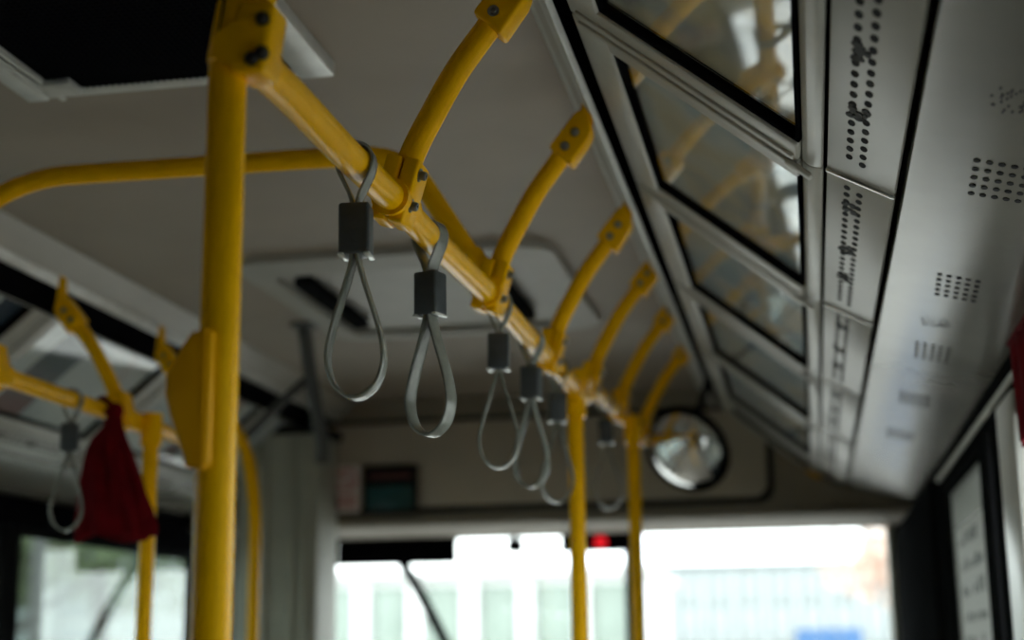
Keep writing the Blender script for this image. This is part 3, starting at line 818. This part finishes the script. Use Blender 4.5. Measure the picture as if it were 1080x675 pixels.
tree('bushy green street tree outside the left window, closer one', -9.6, 17.0, 5.2, 1.5, M['leaf_g'], 5)
tree('green street tree outside the left window just right of the first', -12.2, 25.0, 6.2, 1.9, M['leaf_g'], 6)
random.seed(11)
def building(label, x0, x1, y0, y1, z1, piers, mw, mg, floors):
    t = thing('building', label, 'building', ((x0+x1)/2, y0, GZ), 'buildings beyond the bus')
    bm = B(); box(bm, (x0, y0, GZ), (x1, y1, z1)); part('wall', bm, mw, t)
    bm = B(); w = (x1-x0)/piers
    for k in range(piers+1): box(bm, (x0+k*w-w*.14, y0-.35, GZ), (x0+k*w+w*.14, y0+.1, z1-.25), .03)
    part('pier', bm, mw, t)
    fh = (z1-GZ-.6)/floors
    for f in range(floors):
        for k in range(piers):
            bm = B(); box(bm, (x0+k*w+w*.18, y0-.12, GZ+.5+f*fh), (x0+(k+1)*w-w*.18, y0+.02, GZ+.5+f*fh+fh*.93), .02)
            part('window', bm, mg, t)
    bm = B(); box(bm, (x0-.3, y0-.45, z1-.08), (x1+.3, y1+.2, z1+.06), .04); part('cornice', bm, mw, t)
building('pale low building with greenish glazing between white piers, ahead of the bus', -15.5, -4.2, 38, 46, 2.1, 8, M['facade'], M['facade_g'], 1)
building('hazy blue grey building ahead, behind the blue fence', -11.0, 9.5, 75, 86, 4.3, 14, M['facade_b'], M['facade_b'], 3)
building('white building seen through the left side windows', -40, -19, 40, 52, 6.2, 10, M['facade'], M['facade_b'], 3)
t = thing('site_fence', 'blue site fence across the road ahead of the bus', 'fence', (0, 26, GZ), None)
bm = B()
for k in range(3): box(bm, (-.30+k*.36, 26, GZ+.1), (-.30+k*.36+.35, 26.03, .40), .008)
part('sheet', bm, M['blue'], t)
for k in range(3):
    bm = B(); box(bm, (-.28+k*.49, 26.03, GZ), (-.22+k*.49, 26.09, .39), .006); part('post', bm, M['pole'], t)
t = thing('lamp_post', 'dark lamp post standing outside the left window', 'lamp post', (-7.6, 14.2, GZ))
bm = B(); tube(bm, [(-7.6, 14.2, GZ), (-7.6, 14.2, 3.2), (-7.6, 14.2, 6.0)], lambda s: .085-.03*s, 14); part('post', bm, M['pole'], t)
bm = B(); tube(bm, smooth_pts([(-7.6, 14.2, 5.9), (-7.4, 14.2, 6.25), (-6.6, 14.2, 6.4)], 5), .035, 10); part('arm', bm, M['pole'], t)
bm = B(); box(bm, (-6.75, 14.1, 6.32), (-6.1, 14.3, 6.44), .03, 3); part('lamp_head', bm, M['pole'], t)

# ------------------------------------------------------------------ daylight
w = bpy.data.worlds.new('overcast'); S.world = w; w.use_nodes = True
nt = w.node_tree; nt.nodes.clear(); N = nt.nodes.new; L = nt.links.new
out = N('ShaderNodeOutputWorld'); bg = N('ShaderNodeBackground'); L(bg.outputs[0], out.inputs[0])
tc = N('ShaderNodeTexCoord'); sx = N('ShaderNodeSeparateXYZ'); L(tc.outputs['Generated'], sx.inputs[0])
cr = N('ShaderNodeValToRGB'); L(sx.outputs['Z'], cr.inputs[0])
cr.color_ramp.elements[0].position = 0.; cr.color_ramp.elements[0].color = (.92, .97, .97, 1)
cr.color_ramp.elements[1].position = .5; cr.color_ramp.elements[1].color = (.95, .98, 1., 1)
L(cr.outputs[0], bg.inputs[0]); bg.inputs[1].default_value = 3.0

# ------------------------------------------------------------------ camera
F_PX = 1600.
d = Vector((320, 352, F_PX)).normalized()                    # bus axis in camera axes (x right, y down, z forward)
u = Vector((-.012, -1, 0)); u.z = -(u.x*d.x+u.y*d.y)/d.z; u.normalize()
r = d.cross(u); r = r if r.x > 0 else -r
cam = bpy.data.cameras.new('camera'); co = bpy.data.objects.new('camera', cam); COL.objects.link(co)
# rows of [r d u] are the camera axes written in world axes
cx = Vector((r.x, d.x, u.x)); cy = Vector((r.y, d.y, u.y)); cz = Vector((r.z, d.z, u.z))
co.matrix_world = basis(UP, cx, -cy, -cz)
cam.sensor_width = 36; cam.lens = F_PX/1080*36
cam.clip_start = .02; cam.clip_end = 300
cam.dof.use_dof = True; cam.dof.focus_distance = 1.74; cam.dof.aperture_fstop = 2.8
S.camera = co

S.view_settings.view_transform = 'Standard'; S.view_settings.look = 'None'
S.view_settings.gamma = 1; S.view_settings.use_curve_mapping = False
S.view_settings.exposure = 0.95
S.cycles.use_denoising = True
S.cycles.max_bounces = 10; S.cycles.transparent_max_bounces = 16; S.cycles.diffuse_bounces = 5
S.cycles.sample_clamp_indirect = 8
